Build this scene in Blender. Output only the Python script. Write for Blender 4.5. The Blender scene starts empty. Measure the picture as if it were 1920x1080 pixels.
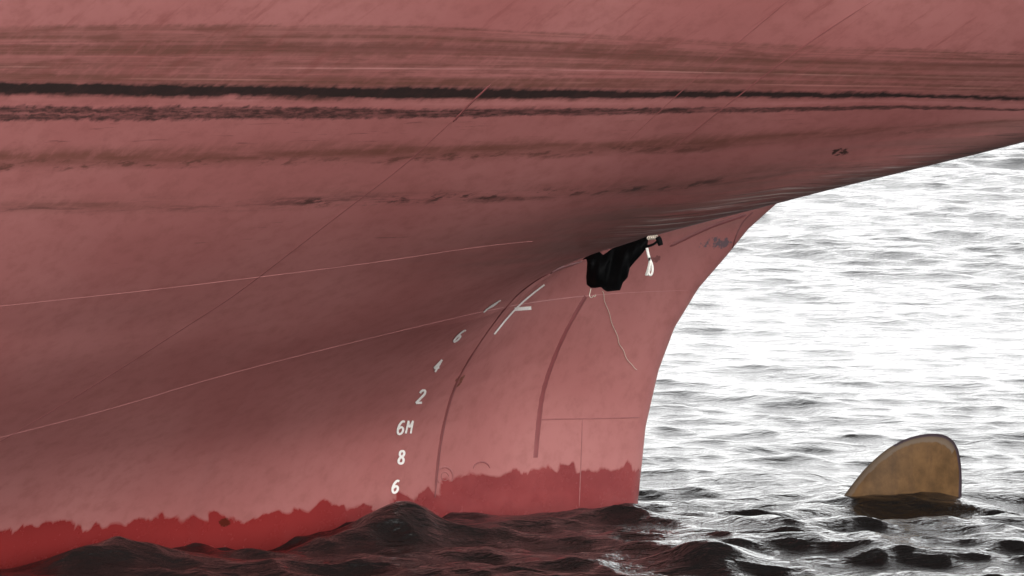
import bpy, math, random
import numpy as np
from math import radians, sin, cos, tan, atan, pi, exp
from mathutils import Vector, Matrix
from mathutils.bvhtree import BVHTree

scene = bpy.context.scene
# ------------------------------------------------------------ camera
CAM_H, CAM_D, PX_M = 5.5, 48.0, 284.0
PITCH = atan((CAM_H - 1.40) / CAM_D)
FPX = PX_M * CAM_D / cos(PITCH)
cd = bpy.data.cameras.new('camera')
cam = bpy.data.objects.new('camera', cd)
scene.collection.objects.link(cam)
cam.location = (0, -CAM_D, CAM_H)
cam.rotation_euler = (pi / 2 - PITCH, 0, 0)
cd.sensor_width = 36
cd.lens = FPX * 36 / 1920
cd.clip_start = 0.5
cd.clip_end = 20000
scene.camera = cam

# ------------------------------------------------------------ world and sun (bright overcast, veiled low sun put on the camera's side to light the hull)
SUN_EL, SUN_AZ = radians(11), radians(172)          # azimuth from +Y towards +X
w = bpy.data.worlds.new('World'); scene.world = w; w.use_nodes = True
nt = w.node_tree; bg = nt.nodes['Background']
sky = nt.nodes.new('ShaderNodeTexSky'); sky.sky_type = 'NISHITA'; sky.sun_disc = False
sky.sun_elevation = SUN_EL; sky.sun_rotation = SUN_AZ
sky.air_density = 1.0; sky.dust_density = 4.0; sky.ozone_density = 1.0
hs = nt.nodes.new('ShaderNodeHueSaturation'); hs.inputs['Saturation'].default_value = 0.12; hs.inputs['Value'].default_value = 0.22
nt.links.new(sky.outputs[0], hs.inputs['Color'])
# cloud deck: even grey light laid over the hazy clear-sky light
cl = nt.nodes.new('ShaderNodeVectorMath'); cl.operation = 'ADD'
tcw = nt.nodes.new('ShaderNodeTexCoord'); sxw = nt.nodes.new('ShaderNodeSeparateXYZ'); nt.links.new(tcw.outputs['Generated'], sxw.inputs[0])
rp = nt.nodes.new('ShaderNodeValToRGB'); nt.links.new(sxw.outputs[2], rp.inputs[0])
rp.color_ramp.elements[0].position = 0.0; rp.color_ramp.elements[0].color = (0.50, 0.50, 0.497, 1)
rp.color_ramp.elements[1].position = 0.75; rp.color_ramp.elements[1].color = (0.32, 0.325, 0.335, 1)
em = rp.color_ramp.elements.new(0.25); em.color = (0.66, 0.66, 0.66, 1)
sc_ = nt.nodes.new('ShaderNodeVectorMath'); sc_.operation = 'SCALE'; sc_.inputs['Scale'].default_value = 15.0
# sky level shaped to balance sea and hull, slightly dimmer beyond the ship (+Y)
az = nt.nodes.new('ShaderNodeMapRange'); az.interpolation_type = 'SMOOTHSTEP'
nt.links.new(sxw.outputs[1], az.inputs[0])
for i_, v_ in ((1, -0.3), (2, 0.9), (3, 17.0), (4, 14.5)): az.inputs[i_].default_value = v_
nt.links.new(az.outputs[0], sc_.inputs['Scale'])
nt.links.new(rp.outputs[0], sc_.inputs[0]); nt.links.new(sc_.outputs[0], cl.inputs[1])
nt.links.new(hs.outputs[0], cl.inputs[0]); nt.links.new(cl.outputs[0], bg.inputs['Color'])
bg.inputs['Strength'].default_value = 0.10
sl = bpy.data.lights.new('sun', 'SUN'); sl.energy = 0.5; sl.angle = radians(35); sl.color = (1.0, 0.97, 0.93)
so = bpy.data.objects.new('sun', sl); scene.collection.objects.link(so)
sd = Vector((sin(SUN_AZ) * cos(SUN_EL), cos(SUN_AZ) * cos(SUN_EL), sin(SUN_EL)))
so.rotation_euler = sd.to_track_quat('Z', 'Y').to_euler()
so.location = (0, -60, 30)
scene.view_settings.view_transform = 'Standard'
scene.view_settings.look = 'None'
scene.view_settings.exposure = 1.6
scene.view_settings.gamma = 1

# ------------------------------------------------------------ helpers
COL = scene.collection
rnd = random.Random(4)

def tag(o, label=None, cat=None, group=None, kind=None):
    if label: o['label'] = label
    if cat: o['category'] = cat
    if group: o['group'] = group
    if kind: o['kind'] = kind
    return o

def mesh_obj(name, verts, faces, mat, parent=None, smooth=True, uv=None):
    me = bpy.data.meshes.new(name)
    if isinstance(faces, np.ndarray):
        n = len(verts); m = len(faces)
        me.vertices.add(n); me.vertices.foreach_set('co', np.asarray(verts, dtype=np.float32).ravel())
        me.loops.add(m * 4); me.loops.foreach_set('vertex_index', faces.astype(np.int32).ravel())
        me.polygons.add(m); me.polygons.foreach_set('loop_start', np.arange(0, m * 4, 4, dtype=np.int32))
        me.polygons.foreach_set('loop_total', np.full(m, 4, dtype=np.int32))
        me.update(calc_edges=True); me.validate()
    else:
        me.from_pydata([tuple(v) for v in verts], [], faces)
    if uv is not None:
        l = me.uv_layers.new(name='UVMap')
        li = np.empty(len(me.loops), dtype=np.int32); me.loops.foreach_get('vertex_index', li)
        l.data.foreach_set('uv', np.asarray(uv, dtype=np.float32)[li].ravel())
    me.polygons.foreach_set('use_smooth', np.full(len(me.polygons), smooth))
    if mat: me.materials.append(mat)
    o = bpy.data.objects.new(name, me); COL.objects.link(o)
    if parent: o.parent = parent
    return o

def grid_faces(nr, nc, off=0, flip=False):
    i = np.arange(nr - 1)[:, None] * nc + np.arange(nc - 1)[None, :]
    f = np.stack([i, i + 1, i + nc + 1, i + nc], -1).reshape(-1, 4) + off
    return f[:, ::-1] if flip else f

def pchip(x, y, q):
    x = np.asarray(x, float); y = np.asarray(y, float); q = np.asarray(q, float)
    h = np.diff(x); d = np.diff(y) / h
    m = np.zeros(len(x)); m[0] = d[0]; m[-1] = d[-1]
    for i in range(1, len(x) - 1):
        if d[i - 1] * d[i] > 0:
            w1 = 2 * h[i] + h[i - 1]; w2 = h[i] + 2 * h[i - 1]
            m[i] = (w1 + w2) / (w1 / d[i - 1] + w2 / d[i])
    k = np.clip(np.searchsorted(x, q) - 1, 0, len(x) - 2)
    t = (q - x[k]) / h[k]
    t2 = t * t; t3 = t2 * t
    r = (2*t3-3*t2+1)*y[k] + (t3-2*t2+t)*h[k]*m[k] + (-2*t3+3*t2)*y[k+1] + (t3-t2)*h[k]*m[k+1]
    return r

# ---- node helpers
class NT:
    def __init__(s, name):
        s.m = bpy.data.materials.new(name); s.m.use_nodes = True
        s.t = s.m.node_tree; s.b = s.t.nodes['Principled BSDF']
    def n(s, typ, **kw):
        nd = s.t.nodes.new(typ)
        for k, v in kw.items(): setattr(nd, k, v)
        return nd
    def put(s, sock, v):
        if isinstance(v, bpy.types.NodeSocket): s.t.links.new(v, sock)
        elif isinstance(v, tuple) and len(v) == 3 and sock.type == 'RGBA': sock.default_value = (*v, 1)
        else: sock.default_value = v
    def math(s, op, a, b=None, c=None, clamp=False):
        nd = s.n('ShaderNodeMath', operation=op); nd.use_clamp = clamp
        s.put(nd.inputs[0], a)
        if b is not None: s.put(nd.inputs[1], b)
        if c is not None: s.put(nd.inputs[2], c)
        return nd.outputs[0]
    def vec(s, x, y, z=0.0):
        nd = s.n('ShaderNodeCombineXYZ')
        for i, v in enumerate((x, y, z)): s.put(nd.inputs[i], v)
        return nd.outputs[0]
    def noise(s, vec, scale=1, detail=4, rough=0.55, dist=0.0):
        nd = s.n('ShaderNodeTexNoise'); s.put(nd.inputs['Vector'], vec)
        nd.inputs['Scale'].default_value = scale; nd.inputs['Detail'].default_value = detail
        nd.inputs['Roughness'].default_value = rough; nd.inputs['Distortion'].default_value = dist
        return nd.outputs['Fac']
    def ss(s, v, a, b, lo=0.0, hi=1.0):
        nd = s.n('ShaderNodeMapRange', interpolation_type='SMOOTHSTEP'); s.put(nd.inputs[0], v)
        nd.inputs[1].default_value = a; nd.inputs[2].default_value = b
        nd.inputs[3].default_value = lo; nd.inputs[4].default_value = hi
        return nd.outputs[0]
    def mix(s, f, a, b):
        nd = s.n('ShaderNodeMix', data_type='RGBA'); s.put(nd.inputs[0], f); s.put(nd.inputs[6], a); s.put(nd.inputs[7], b)
        return nd.outputs[2]
    def bump(s, h, strength=0.3, dist=0.01):
        nd = s.n('ShaderNodeBump'); s.put(nd.inputs['Height'], h)
        nd.inputs['Strength'].default_value = strength; nd.inputs['Distance'].default_value = dist
        s.t.links.new(nd.outputs[0], s.b.inputs['Normal'])

# ------------------------------------------------------------ materials
def mat_simple(name, col, rough=0.6, metal=0.0, var=0.25, scale=20, spec=0.5):
    g = NT(name)
    tc = g.n('ShaderNodeTexCoord').outputs['Object']
    nz = g.noise(tc, scale, 5)
    c = g.mix(nz, tuple(x * (1 - var) for x in col), tuple(min(1, x * (1 + var)) for x in col))
    g.put(g.b.inputs['Base Color'], c)
    g.b.inputs['Roughness'].default_value = rough; g.b.inputs['Metallic'].default_value = metal
    g.b.inputs['Specular IOR Level'].default_value = spec
    g.bump(nz, 0.2, 0.004)
    return g.m

BLEM = [(-0.648, 2.603, 0.055, 0.017, (0.04, 0.02, 0.017), 0.95), (0.50, 1.70, 0.12, 0.028, (0.085, 0.07, 0.085), 0.85),
        (-1.67, 0.935, 0.03, 0.035, (0.10, 0.030, 0.012), 0.9), (-0.05, 1.62, 0.05, 0.02, (0.10, 0.03, 0.03), 0.7)]
def mat_hull():
    g = NT('antifouling_paint')
    uv = g.n('ShaderNodeUVMap').outputs[0]
    sep = g.n('ShaderNodeSeparateXYZ'); g.put(sep.inputs[0], uv)
    u, q = sep.outputs[0], sep.outputs[1]
    ob = g.n('ShaderNodeTexCoord').outputs['Object']
    so_ = g.n('ShaderNodeSeparateXYZ'); g.put(so_.inputs[0], ob); z = so_.outputs[2]
    # base paint: faded red, cloudy
    n1 = g.noise(ob, 0.9, 4); n2 = g.noise(ob, 9, 6, 0.65)
    base = g.mix(g.ss(n1, 0.3, 0.7), (0.300, 0.103, 0.098), (0.345, 0.133, 0.126))
    base = g.mix(g.math('MULTIPLY', g.ss(n2, 0.42, 0.72), 0.5), base, (0.23, 0.078, 0.07))
    up_0 = g.math('ADD', u, g.math('MULTIPLY', q, 0.30))
    # horizontal scum streaks, stretched along the ship
    def st(fu, fq, det=5, off=0.0, rough=0.6):
        return g.noise(g.vec(g.math('MULTIPLY', u, fu), g.math('ADD', g.math('MULTIPLY', q, fq), off), off), 1.0, det, rough)
    wob = g.math('MULTIPLY', g.math('SUBTRACT', st(1.2, 4, 5, 3.1, 0.7), 0.5), 0.16)
    rag = g.noise(g.vec(g.math('MULTIPLY', g.math('ADD', u, g.math('MULTIPLY', q, 0.25)), 16.0), g.math('MULTIPLY', q, 3.0), 2.2), 1.0, 6, 0.72)
    wob = g.math('ADD', wob, g.math('MULTIPLY', g.math('SUBTRACT', rag, 0.5), 0.2))
    qw = g.math('ADD', q, wob)
    def band(c0, half, soft, src=qw):
        d = g.math('ABSOLUTE', g.math('SUBTRACT', src, c0))
        return g.ss(d, half - soft, half + soft, 1.0, 0.0)
    def mul(*a):
        r = a[0]
        for x in a[1:]: r = g.math('MULTIPLY', r, x)
        return r
    def over(c, fac, col): return g.mix(g.math('MINIMUM', fac, 1.0), c, col)
    brown = (0.125, 0.052, 0.038); dark = (0.024, 0.015, 0.014)
    c = base
    # upper brownish zone 0.5..1.6
    zone = g.math('MULTIPLY', g.ss(qw, 0.44, 0.56), g.ss(qw, 1.55, 1.75, 1.0, 0.0))
    fine = g.math('MULTIPLY', g.ss(st(0.35, 14, 6, 7.7), 0.38, 0.62), g.ss(rag, 0.36, 0.56, 0.35, 1.0))
    med = g.ss(st(0.25, 5, 4, 17.7), 0.35, 0.6)
    c = over(c, mul(zone, g.math('ADD', g.math('MULTIPLY', fine, 0.5), g.math('MULTIPLY', med, 0.4)), 1.0), brown)
    c = over(c, mul(band(0.88, 0.06, 0.09), g.ss(u, -6.5, -4.0, 0.1, 0.7), g.ss(st(.6, 3, 4, 19.0), .3, .6)), (0.12, 0.045, 0.038))
    blot = g.noise(g.vec(g.math('MULTIPLY', up_0, 2.6), g.math('MULTIPLY', q, 5.0), 6.1), 1.0, 6, 0.7)
    c = over(c, mul(zone, g.ss(blot, 0.48, 0.66), 0.55), (0.12, 0.045, 0.034))
    # pale scratches
    c = over(c, mul(band(1.265, 0.012, 0.012, q), g.ss(st(0.8, 1, 4, 1.3), 0.35, 0.6), g.ss(u, -2.5, 0.5, 0.5, 0.15)), (0.55, 0.27, 0.25))
    c = over(c, mul(band(1.50, 0.012, 0.014, q), g.ss(st(0.8, 1, 4, 5.3), 0.45, 0.6), 0.25), (0.65, 0.30, 0.27))
    # diagonal drips and scratches on the topsides (shape follows the frames)
    up_ = g.math('ADD', u, g.math('MULTIPLY', q, 0.30))
    dr = g.noise(g.vec(g.math('MULTIPLY', up_, 7.0), g.math('MULTIPLY', q, 0.5)), 1.0, 6, 0.75)
    c = over(c, mul(g.ss(dr, 0.53, 0.68), g.ss(q, 2.8, 0.8, 0.0, 1.0), 0.55), (0.19, 0.055, 0.048))
    # main black waterline stripe
    half = g.math('ADD', g.ss(u, -3.4, 0.8, 0.115, 0.065), g.math('MULTIPLY', g.math('SUBTRACT', st(.8, .5, 4, 14.4), 0.5), 0.07))
    d = g.math('ABSOLUTE', g.math('SUBTRACT', qw, 1.72))
    main = g.math('DIVIDE', g.math('SUBTRACT', g.math('ADD', half, 0.02), d), 0.075, clamp=True)
    fr = mul(band(1.83, 0.05, 0.05), g.ss(st(1.1, 9, 5, 15.5, 0.7), 0.4, 0.6), g.ss(u, -3.5, -1.5, 0.8, 0.2))
    c = over(c, fr, (0.16, 0.06, 0.05))
    brk = g.ss(g.math('ADD', st(2.0, 9, 5, 9.1, 0.7), g.ss(u, -1.5, 1.8, 0.22, 0.02)), 0.36, 0.55)
    c = over(c, mul(main, brk, g.math('ADD', 0.84, g.math('MULTIPLY', rag, 0.3))), dark)
    # second, broken stripe
    lump = st(2.6, 5, 5, 12.1, 0.65)
    h2 = g.math('ADD', g.ss(u, -5.4, -1.5, 0.115, 0.068), g.math('MULTIPLY', g.math('SUBTRACT', st(1.8, .5, 3, 28.0), 0.5), 0.06))
    s2 = g.math('DIVIDE', g.math('SUBTRACT', g.math('ADD', h2, 0.02), g.math('ABSOLUTE', g.math('SUBTRACT', qw, 2.12))), 0.045, clamp=True)
    midl = mul(band(2.13, 0.012, 0.02), g.ss(u, -4.6, -5.3), g.ss(st(2.2, 1, 3, 33.0), .35, .55))
    s2 = g.math('MULTIPLY', s2, g.math('SUBTRACT', 1.0, g.math('MULTIPLY', midl, 0.8)))
    gap = g.ss(st(1.5, 16, 4, 22.0, 0.6), 0.34, 0.5, 0.6, 1.0)
    tex = g.ss(g.noise(g.vec(g.math('MULTIPLY', u, 14), g.math('MULTIPLY', q, 14)), 1.0, 5, 0.7), 0.35, 0.6, 0.55, 1.0)
    c = over(c, mul(s2, g.ss(lump, 0.28, 0.40, 0.5, 1.0), gap, tex, 0.97), (0.046, 0.022, 0.020))
    c = over(c, mul(band(1.93, 0.05, 0.04), g.ss(st(1.0, 3, 4, 4.0), 0.35, 0.6), 0.35), (0.50, 0.20, 0.19))
    # rust smears
    slant = g.math('ADD', u, g.math('MULTIPLY', q, 0.45))
    chip = g.noise(g.vec(g.math('MULTIPLY', slant, 7.0), g.math('MULTIPLY', q, 7.0), 3.3), 1.0, 6, 0.7)
    cl1 = g.noise(g.vec(g.math('MULTIPLY', u, 0.9), g.math('MULTIPLY', q, 1.2), 9.3), 1.0, 3, 0.5)
    chipf = g.math('MULTIPLY', g.ss(chip, 0.50, 0.60), g.ss(cl1, 0.42, 0.58))
    sm1 = g.ss(st(1.6, 4, 6, 31.0, 0.72), 0.42, 0.66)
    c = over(c, mul(band(2.93, 0.10, 0.13), sm1, 0.9), (0.12, 0.042, 0.032))
    c = over(c, mul(band(2.88, 0.13, 0.16), g.ss(st(.5, 2, 4, 37.0), 0.28, 0.5), g.ss(rag, .38, .55, .5, 1.0), g.ss(u, 0.0, -1.8, 0.25, 0.8)), (0.135, 0.050, 0.036))
    sm2 = g.ss(st(1.5, 5, 6, 41.0, 0.75), 0.47, 0.68)
    c = over(c, mul(band(3.80, 0.09, 0.12), sm2, 0.95), (0.07, 0.030, 0.026))
    c = over(c, mul(band(3.74, 0.10, 0.16), g.ss(st(.6, 2, 4, 47.0), 0.35, 0.58), g.ss(rag, .38, .55, .5, 1.0), 0.7), (0.15, 0.058, 0.046))
    c = over(c, mul(band(3.02, 0.08, 0.06), chipf, 0.8), (0.09, 0.035, 0.026))
    c = over(c, mul(band(3.80, 0.08, 0.07), chipf, 0.9), (0.045, 0.022, 0.019))
    sm3 = g.ss(st(3.0, 14, 5, 51.0, 0.7), 0.60, 0.68)
    c = over(c, mul(band(2.5, 0.25, 0.1), sm3, 0.6), (0.12, 0.04, 0.035))
    c = over(c, mul(band(4.4, 0.8, 0.4), g.ss(st(1.6, 12, 5, 61.0, 0.7), 0.64, 0.72), 0.7), (0.10, 0.04, 0.035))
    # duller grey-brown tone on the counter, with painted scuffs and edge highlight below
    aft = g.ss(g.math('ADD', g.math('MULTIPLY', u, 0.55), g.math('MULTIPLY', q, 1.0)), 2.4, 3.6)
    onc = g.math('MULTIPLY', aft, g.ss(u, -3.6, -1.6))
    onc = g.math('MULTIPLY', onc, g.ss(z, 1.7, 1.95))
    c = over(c, mul(onc, g.ss(st(0.9, 5, 5, 71.0), 0.3, 0.6), 0.65), (0.165, 0.092, 0.082))
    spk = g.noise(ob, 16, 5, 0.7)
    # scuffs and glossy edge highlight, both painted pale along the counter's lowest part
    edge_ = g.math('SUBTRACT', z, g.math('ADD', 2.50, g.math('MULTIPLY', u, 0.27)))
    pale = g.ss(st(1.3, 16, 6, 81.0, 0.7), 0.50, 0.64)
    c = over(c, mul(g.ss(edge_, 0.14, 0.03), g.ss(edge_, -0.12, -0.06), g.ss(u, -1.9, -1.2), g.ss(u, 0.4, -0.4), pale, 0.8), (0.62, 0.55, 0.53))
    c = over(c, mul(g.ss(edge_, 0.22, 0.08), g.ss(edge_, -0.12, -0.06), g.ss(u, -2.0, -1.3), g.ss(st(1.6, 22, 6, 91.0, 0.7), 0.54, 0.64), 0.75), (0.05, 0.035, 0.033))
    # single blemishes: (along, height, half length, half height, colour, strength)
    for bu, bz, wu, wz, bc, bs in BLEM:
        du = g.math('DIVIDE', g.math('SUBTRACT', u, bu), wu); dz = g.math('DIVIDE', g.math('SUBTRACT', z, bz), wz)
        r2 = g.math('ADD', g.math('MULTIPLY', du, du), g.math('MULTIPLY', dz, dz))
        c = over(c, g.ss(g.math('ADD', r2, g.math('MULTIPLY', g.math('SUBTRACT', spk, 0.5), 14.0)), 1.2, 0.6, 0.0, bs), bc)
    wet = so_
    # clean red belt left wet by the waves, ragged upper edge
    e1 = g.noise(g.vec(g.math('MULTIPLY', u, 1.5), 0.0, 2.0), 1.0, 2, 0.5)
    e2 = g.noise(g.vec(g.math('MULTIPLY', u, 3.6), g.math('MULTIPLY', z, 2.2), 5.0), 1.0, 4, 0.55, 0.8)
    eh = g.math('ADD', g.math('MULTIPLY', g.math('SUBTRACT', e1, 0.5), 0.22), g.math('MULTIPLY', g.math('SUBTRACT', e2, 0.5), 0.36))
    lim = g.math('ADD', g.math('ADD', g.ss(u, -2.1, -1.4, 0.17, 0.27), g.ss(u, -3.9, -4.7, 0.0, 0.06)), eh)
    wetf = g.math('DIVIDE', g.math('SUBTRACT', lim, z), 0.02, clamp=True)
    wcol = g.mix(g.ss(g.noise(g.vec(g.math('MULTIPLY', u, 3), g.math('MULTIPLY', z, 3), 8), 1, 5, .65), .35, .65), (0.155, 0.018, 0.020), (0.200, 0.030, 0.031))
    wcol = g.mix(g.ss(u, -1.7, -3.0), wcol, (0.20, 0.013, 0.013))
    c = g.mix(g.math('MULTIPLY', wetf, 0.9), c, wcol)
    c = over(c, mul(wetf, g.ss(z, 0.10, -0.15), 0.5), (0.10, 0.014, 0.013))
    du = g.math('DIVIDE', g.math('SUBTRACT', g.math('ADD', u, g.math('MULTIPLY', z, 0.5)), -3.27), 0.035); dz = g.math('DIVIDE', g.math('SUBTRACT', z, 0.12), 0.028)
    c = over(c, g.ss(g.math('ADD', g.math('ADD', g.math('MULTIPLY', du, du), g.math('MULTIPLY', dz, dz)), g.math('MULTIPLY', g.math('SUBTRACT', chip, 0.5), 8.0)), 1.3, 0.4, 0.0, 0.85), (0.06, 0.012, 0.006))
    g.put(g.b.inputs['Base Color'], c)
    r = g.math('SUBTRACT', g.math('ADD', 0.42, g.math('MULTIPLY', n2, 0.18)), g.math('MULTIPLY', wetf, 0.25))
    g.put(g.b.inputs['Roughness'], r)
    g.b.inputs['Specular IOR Level'].default_value = 0.3
    dent = g.noise(ob, 1.6, 2)
    hgt = g.math('ADD', g.math('MULTIPLY', dent, 1.1), g.math('MULTIPLY', g.noise(ob, 30, 5), 0.12))
    g.bump(hgt, 0.45, 0.012)
    return g.m

def mat_water():
    g = NT('sea_water')
    g.b.inputs['Base Color'].default_value = (0.008, 0.0077, 0.0075, 1)
    g.b.inputs['Roughness'].default_value = 0.06
    g.b.inputs['IOR'].default_value = 1.333
    ob = g.n('ShaderNodeTexCoord').outputs['Object']
    mp = g.n('ShaderNodeMapping'); g.put(mp.inputs[0], ob); mp.inputs['Scale'].default_value = (0.8, 1.25, 1); mp.inputs['Rotation'].default_value = (0, 0, 0.25)
    a = g.noise(mp.outputs[0], 4.0, 6, 0.6, 0.4)
    b = g.noise(mp.outputs[0], 16.0, 4, 0.55, 0.3)
    sy = g.n('ShaderNodeSeparateXYZ'); g.put(sy.inputs[0], ob)
    amp = g.math('ADD', g.ss(sy.outputs[1], -1.2, 2.5, 1.3, 0.6), g.ss(sy.outputs[1], 6.0, 30.0, 0.0, 0.45))      # choppier in the ship's lee wash, calmer beyond
    g.bump(g.math('MULTIPLY', amp, g.math('ADD', a, g.math('MULTIPLY', b, 0.25))), 0.9, 0.05)
    return g.m

M_HULL = mat_hull()
M_WATER = mat_water()
M_WHITE = mat_simple('white_marking_paint', (0.76, 0.72, 0.69), 0.6, 0, 0.2, 45)
M_SEAM = mat_simple('weld_seam_paint', (0.17, 0.05, 0.05), 0.5, 0, 0.3, 8)
M_SEAM_HI = mat_simple('pale_weld_highlight', (0.40, 0.165, 0.16), 0.4, 0, 0.35, 6)  # highlight on the weld beads put into their colour
M_BAND = mat_simple('dark_red_paint', (0.19, 0.048, 0.049), 0.5, 0, 0.2, 9)
M_FAINT = mat_simple('faded_red_seam', (0.225, 0.068, 0.066), 0.5, 0, 0.3, 5)
M_BLACK = mat_simple('black_plastic_sheet', (0.0025, 0.0025, 0.0028), 0.7, 0, 0.3, 12, 0.06)
M_ROPE = mat_simple('white_rope_fibre', (0.62, 0.60, 0.56), 0.85, 0, 0.3, 90)
M_STEEL = mat_simple('dark_rusty_steel', (0.03, 0.016, 0.014), 0.6, 0.3, 0.4, 40)
M_PALE = mat_simple('pale_knotted_cord', (0.55, 0.48, 0.40), 0.9, 0, 0.35, 80)

# ------------------------------------------------------------ hull shape (ship frame: s aft, b half breadth, z up)
TH = radians(22)
AX = np.array([cos(TH), sin(TH)]); OX = np.array([sin(TH), -cos(TH)]); T0 = np.array([0.827, 0.0])

def W(s, b, z):
    return np.stack([T0[0] + s * AX[0] + b * OX[0], T0[1] + s * AX[1] + b * OX[1], z + 0 * s], -1)

NR = 13   # rows: r0..r12 from keel to deck; per station 13 (b, z)
ST = {
 -20: [(3.4, -3), (3.9, -1), (4.2, 0), (4.5, 0.6), (4.65, 0.9), (4.8, 1.2), (4.9, 1.45), (5.0, 1.65), (5.1, 1.9), (5.3, 2.3), (5.78, 3.0), (6.55, 4), (8.5, 7)],
 -12: [(2.2, -3), (2.9, -1), (3.4, 0), (3.88, 0.6), (4.17, 0.9), (4.4, 1.2), (4.55, 1.45), (4.65, 1.65), (4.8, 1.9), (5.1, 2.3), (5.68, 3.0), (6.5, 4), (8.45, 7)],
 -7: [(1.3, -3), (1.8, -1), (2.3, 0), (3.04, 0.6), (3.5, 0.9), (3.91, 1.2), (4.18, 1.45), (4.35, 1.65), (4.58, 1.9), (4.93, 2.3), (5.53, 3.0), (6.35, 4), (8.4, 7)],
 -4.9: [(0.8, -3), (1.1, -1), (1.5, 0), (2.12, 0.6), (2.58, 0.9), (3.06, 1.2), (3.43, 1.43), (3.7, 1.62), (4.03, 1.84), (4.55, 2.24), (5.33, 3.0), (6.2, 4), (8.3, 7)],
 -3.3: [(0.55, -3), (0.75, -1), (1.1, 0), (1.55, 0.6), (1.98, 0.9), (2.48, 1.2), (2.94, 1.45), (3.27, 1.64), (3.62, 1.85), (4.3, 2.26), (5.23, 3.0), (6.15, 4), (8.25, 7)],
 -2.4: [(0.45, -3), (0.6, -1), (0.86, 0), (1.14, 0.6), (1.5, 0.9), (2.0, 1.2), (2.55, 1.45), (2.98, 1.65), (3.38, 1.85), (4.22, 2.27), (5.2, 3.0), (6.13, 4), (8.2, 7)],
 -2.05: [(0.4, -3), (0.55, -1), (0.76, 0), (0.98, 0.6), (1.3, 0.9), (1.76, 1.2), (2.28, 1.46), (2.8, 1.69), (3.26, 1.88), (4.17, 2.3), (5.18, 3.0), (6.13, 4), (8.2, 7)],
 -1.68: [(0.34, -3), (0.46, -1), (0.6, 0), (0.76, 0.6), (0.99, 0.9), (1.36, 1.2), (1.82, 1.48), (2.45, 1.72), (3.02, 1.9), (4.09, 2.32), (5.18, 3.0), (6.18, 4), (8.37, 7)],
 -1.2: [(0.26, -3), (0.34, -1), (0.42, 0), (0.5, 0.6), (0.62, 0.9), (0.82, 1.2), (1.15, 1.58), (2.35, 1.93), (3.58, 2.09), (4.33, 2.42), (5.22, 3.0), (6.18, 4), (8.37, 7)],
 -.6: [(0.18, -3), (0.23, -1), (0.28, 0), (0.32, 0.6), (0.39, 0.9), (0.5, 1.2), (0.72, 1.74), (2.4, 2.1), (4.12, 2.32), (4.64, 2.6), (5.33, 3.08), (6.22, 4), (8.37, 7)],
 0: [(0.12, -3), (0.13, -1), (0.15, 0), (0.18, 0.6), (0.22, 0.9), (0.28, 1.2), (0.42, 1.9), (2.4, 2.25), (4.42, 2.49), (4.85, 2.75), (5.45, 3.18), (6.27, 4), (8.37, 7)],
 .55: [(0.1, -3), (0.1, -1), (0.1, 0), (0.12, 0.6), (0.14, 0.9), (0.17, 1.2), (0.22, 2.02), (2.4, 2.36), (4.7, 2.65), (5.04, 2.88), (5.57, 3.28), (6.34, 4.02), (8.37, 7)],
 1.3: [(0.1, -3), (0.1, -1), (0.1, 0), (0.1, 0.6), (0.1, 0.9), (0.1, 1.2), (0.02, 2.13), (2.4, 2.55), (4.92, 2.85), (5.19, 3.05), (5.66, 3.42), (6.4, 4.1), (8.37, 7)],
 5: [(0.1, -3), (0.1, -1), (0.1, 0), (0.1, 0.6), (0.1, 0.9), (0.1, 1.2), (0.02, 3.0), (2.4, 3.35), (5.0, 3.75), (5.26, 3.92), (5.71, 4.2), (6.42, 4.7), (8.37, 7)],
}
SK = sorted(ST)
TAB = np.array([ST[k] for k in SK])            # (ns, 13, 2)
ZE = [-3, -1, 0, .48, .86, 1.14, 1.39, 1.60, 1.77, 1.93, 2.13, 2.6]
SE = [0, 0, 0, .05, .14, .25, .42, .63, .79, 1.00, 1.30, 1.9]
S_T = 1.30; S_F = -3.6

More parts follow.
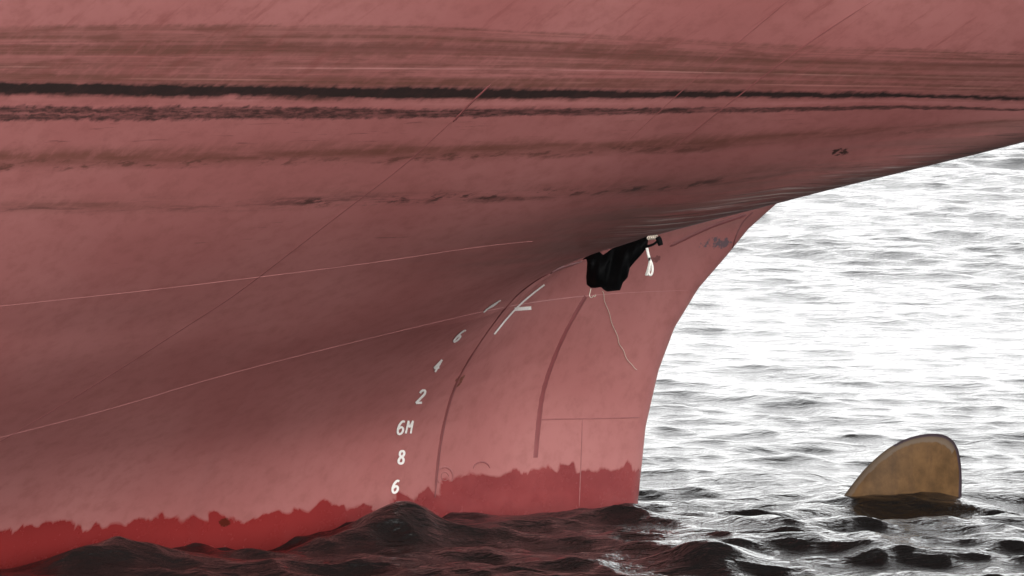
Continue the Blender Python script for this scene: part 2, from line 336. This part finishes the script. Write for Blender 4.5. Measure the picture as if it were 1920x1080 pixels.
def hull_points(scols, vrows):
    """grid of (s, b, z) with the lower columns drawn in to the curved stern edge"""
    nc, nv = len(scols), len(vrows)
    rb0 = None
    def ev(S, V):   # S,V arrays (nv,nc): evaluate table by pchip in s for each row then in v
        B = np.empty(S.shape); Z = np.empty(S.shape)
        for i in range(S.shape[0]):
            rb = np.stack([pchip(SK, TAB[:, r, 0], S[i]) for r in range(NR)])
            rz = np.stack([pchip(SK, TAB[:, r, 1], S[i]) for r in range(NR)])
            v = V[i, 0]; k = min(int(v), NR - 2); t = v - k
            def cr(a):
                h1 = a[k + 1] - a[k]
                h0 = a[k] - a[k - 1] if k > 0 else h1
                h2 = a[k + 2] - a[k + 1] if k + 2 < NR else h1
                m0 = np.where(h0 * h1 > 0, 2 * h0 * h1 / (h0 + h1 + 1e-12), 0)
                m1 = np.where(h1 * h2 > 0, 2 * h1 * h2 / (h1 + h2 + 1e-12), 0)
                t2, t3 = t * t, t ** 3
                return (2*t3-3*t2+1)*a[k] + (t3-2*t2+t)*m0 + (-2*t3+3*t2)*a[k+1] + (t3-t2)*m1
            B[i] = cr(rb); Z[i] = cr(rz)
        return B, Z
    V = np.repeat(np.array(vrows)[:, None], nc, 1)
    S0 = np.repeat(np.array(scols)[None, :], nv, 0)
    S = S0.copy(); low = (V <= 6.0) & (S0 > S_F)
    z6 = pchip(SK, TAB[:, 6, 1], S0[0])[None, :]
    for it in range(5):
        B, Z = ev(S, V)
        zt = np.where(S0 >= S_T, 99, Z)
        se = np.interp(np.where(Z > 0, Z * 2.13 / z6, Z), ZE, SE)
        # each row: all columns up to S_T are squeezed so that the last lands on the edge
        sn = S_F + (np.minimum(S0, S_T) - S_F) * (se - S_F) / (S_T - S_F)
        sn = np.where(V >= 5.999, S0, sn)
        S = np.where(low, sn, S0)
    B, Z = ev(S, V)
    se = np.interp(Z, ZE, SE)
    dd = np.clip(se - S, 0, None)
    g = np.sqrt(1 - np.exp(-dd / 0.10))
    B = np.where((V <= 6.0) & (S0 > S_F), B * g, B)
    return S, B, Z

scols = np.concatenate([np.linspace(-20, -8, 50)[:-1], np.linspace(-8, -3.6, 90)[:-1], np.linspace(-3.6, 1.0, 190)[:-1], 1.3 - (0.3 * np.linspace(1, 0, 24) ** 1.6)[:-1] if False else np.linspace(1.0, 1.3, 24)[:-1], np.linspace(1.3, 5, 90)])
vrows = np.concatenate([np.linspace(0, 2, 16)[:-1], np.linspace(2, 6, 80)[:-1], np.linspace(6, 11, 130)[:-1], np.linspace(11, 12, 12)])
HS, HB, HZ = hull_points(scols, vrows)
iT = int(np.argmin(abs(scols - S_T))); r6 = int(np.argmin(abs(vrows - 6)))
# soften control-point kinks (not across the stern edge)
for it in range(130):
    for A in (HB, HZ):
        m = A.copy()
        m[1:-1, 1:-1] = A[1:-1, 1:-1] * 0.5 + 0.125 * (A[:-2, 1:-1] + A[2:, 1:-1] + A[1:-1, :-2] + A[1:-1, 2:])
        wgt = np.clip((-0.75 - HS) / 0.7, 0, 1)
        wgt = np.maximum(wgt, np.clip((np.repeat(vrows[:, None], len(scols), 1) - 8.2) / 0.8, 0, 1))
        if it < 6: wgt = np.maximum(wgt, np.clip((np.repeat(vrows[:, None], len(scols), 1) - 6.6) / 0.4, 0, 1))
        A[:] = A * (1 - wgt) + m * wgt

# stain height coordinate: lines traced along old waterlines, as heights over s
STL = [  # (value, [(s, z), ...]) filled from the surface below
 (0.5, [(0,50),(400,48),(800,50),(1200,70),(1500,88),(1920,100)]),
 (1.28,[(0,127),(500,129),(960,131),(1400,138),(1920,148)]),
 (1.72,[(0,163),(300,168),(600,173),(900,176),(1400,178),(1700,180),(1900,186)]),
 (2.11,[(0,212),(500,212),(900,211),(1400,205),(1700,200),(1900,206)]),
 (2.93,[(0,303),(400,295),(900,281),(1300,270),(1600,250),(1880,228)]),
 (3.78,[(0,388),(400,383),(900,368),(1300,345),(1500,320)]),
]
def px_ray(px, py):
    u_ = (px - 960) / FPX; v_ = (540 - py) / FPX
    d = Vector((u_, cos(PITCH) + v_ * sin(PITCH), -sin(PITCH) + v_ * cos(PITCH)))
    return d.normalized()
CAMV = Vector((0, -CAM_D, CAM_H))

P = W(HS, HB, HZ)
nv, nc = HS.shape
F = grid_faces(nv, nc)
# drop the collapsed lower-aft faces
cc = np.arange(nc - 1)[None, :].repeat(nv - 1, 0).ravel(); rr = np.arange(nv - 1)[:, None].repeat(nc - 1, 1).ravel()
F = F[~((cc >= iT) & (rr < r6))]
bvh = BVHTree.FromPolygons([tuple(p) for p in P.reshape(-1, 3)], [tuple(f) for f in F.tolist()])

def cast(px, py):
    loc, nor, idx, dist = bvh.ray_cast(CAMV, px_ray(px, py))
    if loc is None: return None, None
    if nor.dot(px_ray(px, py)) > 0: nor = -nor
    return loc, nor

def to_sz(p):
    r = np.array([p.x, p.y]) - T0
    return float(r @ AX), float(p.z)
lines = []
for val, pts in STL:
    sz = []
    for a in pts:
        loc, _ = cast(*a)
        if loc is not None: sz.append(to_sz(loc))
    sz.sort()
    ls = np.array([x[0] for x in sz]); lz = np.array([x[1] for x in sz])
    lines.append((val, ls, lz))
Lz = np.stack([np.interp(HS, ls, lz) for v, ls, lz in lines], 0)
vals = np.array([l[0] for l in lines])
Q = np.empty(HS.shape)
Lz = np.concatenate([Lz[:1] + 1.0 + 0 * Lz[:1], Lz, Lz[-1:] - 1.0], 0)
vv = np.concatenate([[vals[0] - 3.2], vals, [vals[-1] + 3.2]])
for i in range(len(vv) - 1):
    top, bot = Lz[i], Lz[i + 1]
    m = (HZ <= top) & (HZ > bot) if i else (HZ > bot)
    t = (top - HZ) / (top - bot)
    Q[m] = (vv[i] + t * (vv[i + 1] - vv[i]))[m]
m = HZ <= Lz[-1]; Q[m] = (vv[-1] + (Lz[-1] - HZ) * 3)[m]

# ------------------------------------------------------------ ship
ship = bpy.data.objects.new('cargo_ship', None); COL.objects.link(ship)
ship.location = (0, 0, 0)
tag(ship, 'faded red stern of a large ship with dark waterline stains and white draught marks', 'ship')

# both sides, transom, deck in one hull mesh
uvn = np.stack([HS, Q], -1).reshape(-1, 2)
Pn = P.reshape(-1, 3); Pf = W(HS, -HB, HZ).reshape(-1, 3)
off = len(Pn)
V_ = np.concatenate([Pn, Pf]); UV_ = np.concatenate([uvn, uvn])
FF = [F, F[:, ::-1] + off]
def bridge(idx):
    idx = np.array(idx); f = np.stack([idx[:-1], idx[1:], idx[1:] + off, idx[:-1] + off], -1); return f
FF.append(bridge([(nv - 1) * nc + j for j in range(nc)])[:, ::-1])          # deck
FF.append(bridge([i * nc + nc - 1 for i in range(nv) if i >= r6]))          # transom
FF.append(bridge([i * nc for i in range(nv)])[:, ::-1])                     # forward cut
FF.append(bridge([r6 * nc + j for j in range(iT, nc)]))                     # counter centreline
FF.append(bridge([i * nc + iT for i in range(0, r6 + 1)]))                  # stern edge
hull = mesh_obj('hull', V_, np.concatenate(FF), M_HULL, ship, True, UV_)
hull.data.set_sharp_from_angle(angle=radians(50))

def resample(pts, step=8.0):
    out = []
    for (x0, y0), (x1, y1) in zip(pts[:-1], pts[1:]):
        n = max(1, int(math.hypot(x1 - x0, y1 - y0) / step))
        out += [(x0 + (x1 - x0) * k / n, y0 + (y1 - y0) * k / n) for k in range(n)]
    return out + [pts[-1]]
def smooth_path(pts, it=3):
    for _ in range(it):
        q = [pts[0]]
        for a, b in zip(pts[:-1], pts[1:]):
            q += [(a[0]*.75+b[0]*.25, a[1]*.75+b[1]*.25), (a[0]*.25+b[0]*.75, a[1]*.25+b[1]*.75)]
        pts = q + [pts[-1]]
    return pts

def ribbon(name, pts, width, height, mat, parent, taper=True, jitter=0.0, label=None):
    """a low bead lying on the plating along a traced path"""
    pp = resample(smooth_path(pts, 3) if len(pts) > 2 else pts, 7)
    L = [cast(*a) for a in pp]; L = [(a, b) for a, b in L if a is not None]
    V, Fc = [], []
    n = len(L)
    for i, (p, nr) in enumerate(L):
        t = (L[min(i + 1, n - 1)][0] - L[max(i - 1, 0)][0]).normalized()
        sd_ = nr.cross(t).normalized()
        k = min(1, 6 * min(i, n - 1 - i) / n + 0.15) if taper else 1
        wd = width * k * (1 + jitter * (rnd.random() - .5)) * 0.5
        V += [p + sd_ * wd - nr * 0.002, p + sd_ * wd * 0.6 + nr * height, p - sd_ * wd * 0.6 + nr * height, p - sd_ * wd - nr * 0.002]
    for i in range(n - 1):
        if (L[i + 1][0] - L[i][0]).length > 0.6: continue
        a = i * 4; b = a + 4
        for k in range(3): Fc.append((a + k, a + k + 1, b + k + 1, b + k))
    o = mesh_obj(name, V, Fc, mat, parent)
    if label: o['label'] = label
    return o

# weld seams and painted bands
SEAMS = [
 ([(815,932),(822,850),(835,780),(855,715),(900,640),(960,560),(1000,528),(1040,506),(1090,490)], .030, .006, M_SEAM),
 ([(0,828),(100,770),(230,690),(350,612),(440,555),(540,478),(640,400),(760,310),(850,225)], .009, .002, M_SEAM),
 ([(0,574),(250,548),(500,518),(700,493),(900,462),(1000,452)], .007, .0012, M_SEAM_HI),
 ([(0,820),(200,770),(400,708),(620,652),(760,618),(900,585),(1000,566),(1140,550),(1290,544)], .007, .0012, M_SEAM_HI),
 ([(1003,787),(1100,785),(1200,783)], .012, .002, M_FAINT),
 ([(1092,785),(1090,850),(1086,950)], .010, .0015, M_FAINT),
 ([(1372,470),(1380,440),(1395,412),(1412,398)], .014, .005, M_SEAM),
 ([(920,158),(870,205),(850,228)], .016, .004, M_SEAM),
 ([(1640,0),(1500,90),(1340,215),(1250,290)], .016, .0008, M_FAINT),
 ([(1480,0),(1390,75),(1300,150),(1180,262)], .010, .0008, M_FAINT),
 ([(1255,462),(1330,425),(1400,402)], .030, .003, M_BAND),
]
for pts, wd, hh, m in SEAMS:
    ribbon('weld_seam', pts, wd, hh, m, ship, jitter=0.4)
ribbon('paint_band', [(1004,858),(1010,790),(1018,730),(1045,655),(1072,600),(1098,556)], .048, .003, M_BAND, ship, taper=False, jitter=.2, label='darker red repainted vertical band')

# faint circled emblem and arc in darker paint, half lost in the wet belt
circ = lambda cx, cy, rx, ry, a0, a1, n=14: [(cx + rx * cos(a0 + (a1 - a0) * i / n), cy - ry * sin(a0 + (a1 - a0) * i / n)) for i in range(n + 1)]
ribbon('painted_ring', circ(834, 893, 15, 17, -0.6, 3.9), .018, .002, M_FAINT, ship, taper=False, jitter=.6)
ribbon('painted_ring', circ(834, 893, 7, 8, 0, 5.6), .008, .002, M_FAINT, ship, taper=False, jitter=.6)
ribbon('painted_arc', circ(903, 881, 16, 15, 0.2, 3.0), .014, .002, M_BAND, ship, jitter=.6)

# draught marks: strokes traced in the plane of the plating
def strokes_mesh(name, strokes, wpx, parent, mat=M_WHITE, label=None):
    V, Fc = [], []
    for pts in strokes:
        pp = resample(smooth_path(pts, 2) if len(pts) > 2 else pts, 1.5)
        n = len(pp); base = len(V); good = True
        for i, p in enumerate(pp):
            a = pp[max(i - 1, 0)]; b = pp[min(i + 1, n - 1)]
            tx, ty = b[0] - a[0], b[1] - a[1]; l = math.hypot(tx, ty) or 1
            nx, ny = -ty / l, tx / l
            for sgn in (-1, 1):
                loc, nr = cast(p[0] + nx * wpx * .5 * sgn, p[1] + ny * wpx * .5 * sgn)
                if loc is None: loc, nr = cast(*p)
                V.append(loc + nr * (0.004 + 0.0004 * (len(V) % 3)))
        for i in range(n - 1):
            a = base + 2 * i; Fc.append((a, a + 1, a + 3, a + 2))
    o = mesh_obj(name, V, Fc, mat, parent)
    if label: o['label'] = label
    return o
G = {  # glyph strokes in a unit box, x right 0..1, y up 0..1
 '6': [[(.9,.93),(.55,1.0),(.2,.72),(.08,.35),(.25,.02),(.6,-.0),(.88,.18),(.85,.45),(.55,.56),(.2,.42)]],
 '8': [[(.5,.53),(.15,.68),(.2,.95),(.5,1.0),(.82,.95),(.85,.68),(.5,.53),(.12,.38),(.12,.08),(.5,0),(.88,.08),(.88,.38),(.5,.53)]],
 '2': [[(.15,.78),(.3,1.0),(.75,1.0),(.85,.72),(.55,.42),(.1,.02)],[(.1,.02),(.9,.04)]],
 '4': [[(.72,1.0),(.05,.30)],[(.05,.30),(.98,.36)],[(.72,1.0),(.62,0)]],
 'M': [[(.08,0),(.12,1.0)],[(.12,1.0),(.5,.35),(.88,1.0)],[(.88,1.0),(.92,0)]],
}
def glyph(ch, cx, cy, wx, hy, lean, wpx, label, upx=0.0):
    """centre, width and height in the plane of the plate; lean shifts the top aft; upx lifts the right side"""
    S = []
    for st in G[ch]:
        S.append([(cx + (x - .5) * wx + (y - .5) * lean, cy - (y - .5) * hy - (x - .5) * upx) for x, y in st])
    return strokes_mesh('draught_mark', S, wpx, ship, label=label)
glyph('6', 741, 912, 13, 23, 4, 4.4, 'white numeral 6 at the water')
glyph('8', 752, 857, 12, 24, 3, 4.4, 'white numeral 8')
glyph('6', 751, 801, 13, 25, 5, 4.0, 'white numeral 6 before the M')
glyph('M', 767, 800, 11, 24, 5, 3.4, 'white letter M')
glyph('2', 789, 743, 14, 24, 9, 4.2, 'white numeral 2')
glyph('4', 820, 685, 10, 23, 12, 3.4, 'narrow white numeral 4')
glyph('6', 861, 629, 9, 22, 19, 3.3, 'slanting white numeral 6', 0)
strokes_mesh('draught_mark', [[(906,585),(918,574),(938,562)],[(910,580),(926,572),(935,563)]], 2.4, ship, label='thin worn white numeral 8')
strokes_mesh('load_line_mark', [[(926,626),(945,602),(966,578),(990,556),(1020,533)]], 3.0, ship, label='long white slanting stroke')
strokes_mesh('load_line_mark', [[(964,579),(995,577)]], 6.5, ship, label='short white level stroke')

# ------------------------------------------------------------ propeller blade breaking the surface
def mat_blade():
    g = NT('worn_bronze')
    ob = g.n('ShaderNodeTexCoord').outputs['Object']
    se = g.n('ShaderNodeSeparateXYZ'); g.put(se.inputs[0], ob)
    uvm = g.n('ShaderNodeUVMap').outputs[0]
    su = g.n('ShaderNodeSeparateXYZ'); g.put(su.inputs[0], uvm)
    rim = su.outputs[0]; lead = su.outputs[1]
    n1 = g.noise(ob, 6, 6, 0.65); n2 = g.noise(g.vec(g.math('MULTIPLY', se.outputs[0], 9), g.math('MULTIPLY', se.outputs[2], 2)), 1, 5, 0.7)
    c = g.mix(g.ss(n1, 0.3, 0.7), (0.055, 0.027, 0.008), (0.112, 0.057, 0.020))
    c = g.mix(g.math('MULTIPLY', g.ss(n2, 0.5, 0.7), 0.45), c, (0.035, 0.018, 0.010))
    # bare grey leading edge with a ragged inner limit, dark rim
    lim = g.math('ADD', lead, g.math('MULTIPLY', g.math('SUBTRACT', g.noise(ob, 14, 5, 0.6), 0.5), 0.10))
    c = g.mix(g.math('MULTIPLY', g.ss(lim, 0.90, 0.92), 0.75), c, (0.105, 0.08, 0.06))
    c = g.mix(g.ss(g.math('ADD', rim, g.math('MULTIPLY', g.math('SUBTRACT', n1, .5), .04)), 0.96, 0.98), c, (0.05, 0.035, 0.042))
    g.put(g.b.inputs['Base Color'], c)
    g.b.inputs['Metallic'].default_value = 0.0; g.b.inputs['Roughness'].default_value = 0.5; g.b.inputs['Specular IOR Level'].default_value = 0.12
    g.bump(g.math('ADD', n1, n2), 0.35, 0.006)
    return g.m
M_BLADE = mat_blade()

def blade_pt(px, py, Y):
    d = px_ray(px, py); t = (Y + CAM_D) / d.y
    return CAMV + d * t
# outline of the tip in its own plane, metres; continued down to the hub
OUT = [(1600,905),(1618,882),(1645,856),(1672,836),(1705,821),(1740,815),(1772,818),(1792,831),(1803,856),(1807,895),(1806,945),(1800,1010),(1790,1080)]
BY = -0.1
op = [blade_pt(x, y, BY) for x, y in smooth_path(OUT, 3)]
left_down = [(1585,925),(1560,960),(1548,1010),(1556,1080)]
lp = [blade_pt(x, y, BY) for x, y in left_down]
ring = lp[::-1] + op
hubc = Vector((ring[0].x * .35 + ring[-1].x * .65, BY, -2.3))
ring = [Vector((hubc.x - .18, BY, -2.1))] + ring + [Vector((hubc.x + .18, BY, -2.1))]
cen = Vector((ring[len(ring)//2].x * .55 + hubc.x * .45, BY, -0.15)); cen.x = 0.5 * (lp[1].x + op[-3].x) + .05
def blade_mesh(name, ring, cen, parent, rot=0.0):
    N = len(ring); K = 14; V = []; UVb = []; Fc = []
    def shape(p, k, side):
        f = k / K
        q = cen.lerp(p, f)
        th_ = 0.035 * math.sqrt(max(0, 1 - f ** 3))
        cup = 0.10 * ((q.x - cen.x) / .4) * .9 + 0.07 * ((q.x - cen.x) / .4) ** 2
        tw = (q.z + .2) * .05
        return Vector((q.x, q.y + cup + tw + side * th_, q.z))
    for side in (-1, 1):
        for k in range(K + 1):
            for i, p in enumerate(ring):
                V.append(shape(p, k, side)); f = k / K
                lead = f if i < N * 0.62 else f * .6
                UVb.append((f + .05 * max(0, (i / N - .6) / .4) if f > .5 and i > N * 0.30 else f * .97, lead))
    for sidx in (0, 1):
        o = sidx * (K + 1) * N
        for k in range(K):
            for i in range(N - 1):
                a = o + k * N + i; q = (a, a + 1, a + N + 1, a + N)
                Fc.append(q if sidx else q[::-1])
    e0 = K * N; e1 = (K + 1) * N + K * N
    for i in range(N - 1): Fc.append((e0 + i, e0 + i + 1, e1 + i + 1, e1 + i))
    if rot:
        R = Matrix.Rotation(rot, 4, 'Y')
        V = [hubc + R @ (v - hubc) for v in V]
    ob = mesh_obj(name, V, Fc, M_BLADE, parent, uv=UVb)
    return ob
# hub with shaft boss
V, Fc = [], []
prof = [(-0.62, .001), (-0.6, .16), (-.45, .25), (-.1, .33), (.3, .34), (.34, .26), (.40, .001)]
for yy, r in prof:
    for k in range(28): V.append((hubc.x + r * cos(k * pi / 14), BY + yy, hubc.z + r * sin(k * pi / 14)))
for i in range(len(prof) - 1):
    for k in range(28): Fc.append((i*28+k, i*28+(k+1)%28, (i+1)*28+(k+1)%28, (i+1)*28+k))
prop = mesh_obj('propeller', V, Fc, M_BLADE, ship)
blade_mesh('blade', ring, cen, prop)['label'] = 'brown bronze blade tip rising out of the water'

# ------------------------------------------------------------ black sheeting bundle hanging under the counter
def tube(name, pts, r, mat, parent=None, sides=8, add=None):
    V, Fc = ([], []) if add is None else add
    base0 = len(V); pts = [Vector(p) for p in pts]; n = len(pts)
    up = Vector((0, -1, 0.2)).normalized()
    for i, p in enumerate(pts):
        t = (pts[min(i+1, n-1)] - pts[max(i-1, 0)]).normalized()
        a = t.cross(up)
        if a.length < 1e-3: a = t.cross(Vector((1, 0, 0)))
        a.normalize(); b = t.cross(a).normalized()
        rr_ = r(i / (n - 1)) if callable(r) else r
        for k in range(sides): V.append(p + (a * cos(2*pi*k/sides) + b * sin(2*pi*k/sides)) * rr_)
    for i in range(n - 1):
        for k in range(sides):
            Fc.append((base0+i*sides+k, base0+i*sides+(k+1)%sides, base0+(i+1)*sides+(k+1)%sides, base0+(i+1)*sides+k))
    Fc.append(tuple(base0 + k for k in range(sides))[::-1]); Fc.append(tuple(base0 + (n-1)*sides + k for k in range(sides)))
    if add is None: return mesh_obj(name, V, Fc, mat, parent)

def knuckle_y(px):                                    # depth of the plating just above the bundle's top edge
    ty = float(np.interp(px, [1085, 1124, 1165, 1214, 1245], [487, 470, 458, 441, 436]))
    loc, _ = cast(px, ty - 4); return loc.y
KX = np.linspace(1085, 1245, 17); KY = np.array([knuckle_y(float(x)) for x in KX]) - 0.10
print('KY', KY.round(2))
def hp(px, py, dy=0.0): return blade_pt(px, py, float(np.interp(px, KX, KY)) + dy)
TOPL = [(1091,487),(1098,482),(1110,477),(1124,472),(1131,478),(1137,474),(1147,466),(1165,460),(1190,452),(1214,443)]
BOT = [(1091,487),(1101,486),(1101,493),(1099,520),(1100,534),(1108,540),(1118,540),(1127,538),(1131,543),(1138,547),(1163,544),(1168,530),(1177,520),(1181,502),(1193,488),(1205,475),(1214,462),(1216,446)]
def arc(pts, n):
    d = [0]
    for a, b in zip(pts[:-1], pts[1:]): d.append(d[-1] + math.hypot(b[0]-a[0], b[1]-a[1]))
    q = np.linspace(0, d[-1], n)
    return list(zip(np.interp(q, d, [p[0] for p in pts]), np.interp(q, d, [p[1] for p in pts])))
NU, NW = 64, 30
A_ = arc(TOPL, NU); B_ = arc(BOT, NU)
# match columns by x so folds hang down
xs = np.linspace(1091, 1215, NU)
def xof(pts, x):
    px_ = [p[0] for p in pts]; o_ = np.argsort(px_); return float(np.interp(x, np.array(px_)[o_], np.array([p[1] for p in pts])[o_]))
V, Fc = [], []
for side in (-1, 1):
    for j in range(NW + 1):
        f = j / NW
        for i in range(NU):
            a = A_[i]; b = B_[i]
            x = a[0] * (1 - f) + b[0] * f; y = a[1] * (1 - f) + b[1] * f
            edge = min(1.0, 6 * f * (1 - f) + 0.02) * min(1.0, 0.1 + 8 * (i / NU) * (1 - i / NU))
            fold = 0.014 * sin(x * 0.21 + 1.6 * sin(y * 0.05)) + 0.006 * sin(x * .43 + y * .10)
            belly = 0.09 * sin(pi * f) * (1 + .35 * cos((x - 1118) * .11))
            V.append(hp(x, y, (-belly * .9 if side < 0 else belly * .35) * edge + fold * edge))
o2 = (NW + 1) * NU
for sidx in (0, 1):
    for j in range(NW):
        for i in range(NU - 1):
            a = sidx * o2 + j * NU + i; q = (a, a + 1, a + NU + 1, a + NU)
            Fc.append(q[::-1] if sidx == 0 else q)
for i in range(NU - 1):
    Fc.append((i, i + 1, o2 + i + 1, o2 + i)); k = NW * NU + i; Fc.append((k, k + 1, o2 + k + 1, o2 + k))
for j in range(NW):
    a = j * NU; Fc.append((a, a + NU, o2 + a + NU, o2 + a)); a += NU - 1; Fc.append((a, a + NU, o2 + a + NU, o2 + a))
bundle = bpy.data.objects.new('tarpaulin', None); COL.objects.link(bundle); bundle.location = hp(1160, 545)
bundle.rotation_euler = (0, 0, 0)
tag(bundle, 'black crumpled sheet bundle hanging under the overhanging red hull', 'tarpaulin')
def sub(o, root=bundle):
    o.parent = root; o.matrix_parent_inverse = Matrix.Translation(-root.location); return o
sub(mesh_obj('sheet', V, Fc, M_BLACK))
sub(tube('lashing', [hp(x, y, -.03) for x, y in smooth_path([(1209,463),(1218,461),(1228,457),(1236,449)], 2)], 0.008, M_BLACK))
sub(tube('toggle', [hp(x, y, -.03) for x, y in smooth_path([(1233,444),(1236,450),(1239,460)], 2)], lambda t: 0.014 + .004 * sin(pi * t), M_BLACK))
cr = hp(1220, 444)
V, Fc = [], []
for k in range(5):
    x0 = 1217 + k * 3.4
    tube('', [hp(x0 + 3.0 * cos(a) , 446.0 - k*.35 + 3.2 * sin(a), -.02 + .02 * sin(a * 1.5)) for a in np.linspace(0, 5.6, 14)], .0045, None, sides=6, add=(V, Fc))
sub(mesh_obj('knot', V, Fc, M_PALE))

# white rope hanging in a doubled loop
rope = bpy.data.objects.new('rope', None); COL.objects.link(rope); rope.location = hp(1217, 517, -.04)
tag(rope, 'short white rope hanging in a doubled loop beside the black sheet', 'rope')
sub(tube('strand', [hp(x, y, -.04) for x, y in [(1213,465),(1214,471),(1216,479),(1218,487)]], .009, M_ROPE), rope)
V, Fc = [], []
for dx, dz, ex in [(-1.5, 0, 1213), (0.5, -.012, 1215), (2.2, .01, 1217)]:
    tube('', [hp(x, y, -.04 + dz) for x, y in smooth_path([(1218,486),(1219+dx,493),(1217+dx,502),(ex,511),(ex-2,516)], 2)], .0065, None, sides=7, add=(V, Fc))
tube('', [hp(x, y, -.05) for x, y in smooth_path([(1218,486),(1222,493),(1224,503),(1223,513),(1219,517),(1216,512)], 2)], .0075, None, sides=7, add=(V, Fc))
sub(mesh_obj('loop', V, Fc, M_ROPE), rope)
sub(tube('binding', [hp(1216.5,486.5,-.05), hp(1219.8,486,-.05)], .011, M_STEEL), rope)

# thin line trailing down the plating from the bundle
V, Fc = [], []
pp = resample(smooth_path([(1127,545),(1133,566),(1140,590),(1150,615),(1158,640),(1163,650),(1172,668),(1181,683),(1192,692)], 2), 5)
L = [cast(x + 1.2 * sin(i * .9), y) for i, (x, y) in enumerate(pp)]
top = hp(1127, 543); first = L[0][0]
pts = [a + b * .012 for a, b in L if a is not None]
tube('', pts, .0021, None, sides=5, add=(V, Fc))
ln = mesh_obj('string', V, Fc, M_PALE)
tag(ln, 'long thin pale string trailing down the red plating below the black sheet', 'string')
V, Fc = [], []
tube('', [hp(x, y, 0) for x, y in smooth_path([(1108,541),(1106,549),(1105,555),(1109,559),(1113,554),(1115,557),(1117,553)], 2)], .003, None, sides=5, add=(V, Fc))
ln = mesh_obj('string', V, Fc, M_PALE)
tag(ln, 'short curled pale string end under the left corner of the black sheet', 'string')

# ------------------------------------------------------------ sea
def axis(lo, hi, step, far, grow=1.12, steps=None):
    core = list(np.arange(lo, hi + step * .5, step)) if steps is None else steps
    a = core[0]; st_ = core[1] - core[0]; left = []
    while a > -far: st_ *= grow; a -= st_; left.append(a)
    b = core[-1]; st_ = core[-1] - core[-2]; right = []
    while b < far: st_ *= grow; b += st_; right.append(b)
    return np.array(left[::-1] + core + right)
gx = axis(-7, 10, 0.032, 4000)
yy = []; y = -8.0
while y < 55: yy.append(y); y += 0.024 if y < 3 else min(0.09, 0.024 + (y - 3) * 0.0012)
gy = axis(0, 0, 0, 4000, steps=yy)
X, Y = np.meshgrid(gx, gy)
SX = np.maximum(np.gradient(gx)[None, :], np.gradient(gy)[:, None])
rs = np.random.RandomState(11)
Zw = np.zeros(X.shape); DX = np.zeros(X.shape); DY = np.zeros(X.shape)
NWAV = 150; DAMP = np.interp(Y, [-2, 4, 14], [1.0, 0.6, 0.4])
lam = np.exp(rs.uniform(math.log(0.16), math.log(4.0), NWAV))
for i in range(NWAV):
    l = lam[i]; k = 2 * pi / l
    th = radians(250) + rs.normal(0, 0.62)          # travelling mostly towards the camera, slightly left
    amp = 0.0072 * l ** 0.95 * (1 if l < 0.8 else (0.8 / l) ** 0.9) * rs.uniform(.6, 1.3)
    kx, ky = k * cos(th), k * sin(th)
    ph = kx * X + ky * Y + rs.uniform(0, 2 * pi)
    wt = np.clip((l / SX - 2.5) / 3, 0, 1) * amp
    Zw += wt * np.cos(ph); s_ = np.sin(ph) * wt * 0.9
    DX -= s_ * cos(th) * DAMP; DY -= s_ * sin(th) * DAMP
# group envelope so that patches are calmer or rougher
env = np.interp(Y, [-1.2, 1.5, 8, 20, 40], [1.0, 0.52, 0.38, 0.48, 0.62]) * 0.9 + np.interp(Y, [-1, 3], [.25, .12]) * np.sin(X * .31 + Y * .22 + 1) * np.sin(Y * .17 - X * .12)
Zw *= env
def hump(px, py, Yh, h, sx, sy, rot=0.0):
    p = blade_pt(px, py, Yh); dx = X - p.x; dy = Y - Yh
    a = dx * cos(rot) + dy * sin(rot); b = -dx * sin(rot) + dy * cos(rot)
    return h * np.exp(-(a / sx) ** 2 - (b / sy) ** 2)
Zw += hump(745, 925, -2.1, 0.18, .30, .26, .2) + hump(640, 940, -2.3, 0.07, .35, .3, .1)
Zw += hump(225, 990, -3.4, 0.13, .36, .28, .1)
Zw -= hump(20, 1040, -3.3, 0.10, .35, .5) + hump(500, 1000, -2.3, 0.09, .5, .4)
Zw -= hump(1700, 940, -.6, .07, .5, .5)
Zw += hump(1330, 1000, -3.3, 0.13, .30, .3, -.2) + hump(1500, 960, -1.6, .08, .9, .3, 0)
sea = mesh_obj('sea', np.stack([X + DX, Y + DY, Zw], -1).reshape(-1, 3), grid_faces(*X.shape), M_WATER)
tag(sea, 'choppy dark sea with bright glare beyond the ship', None, None, 'structure')
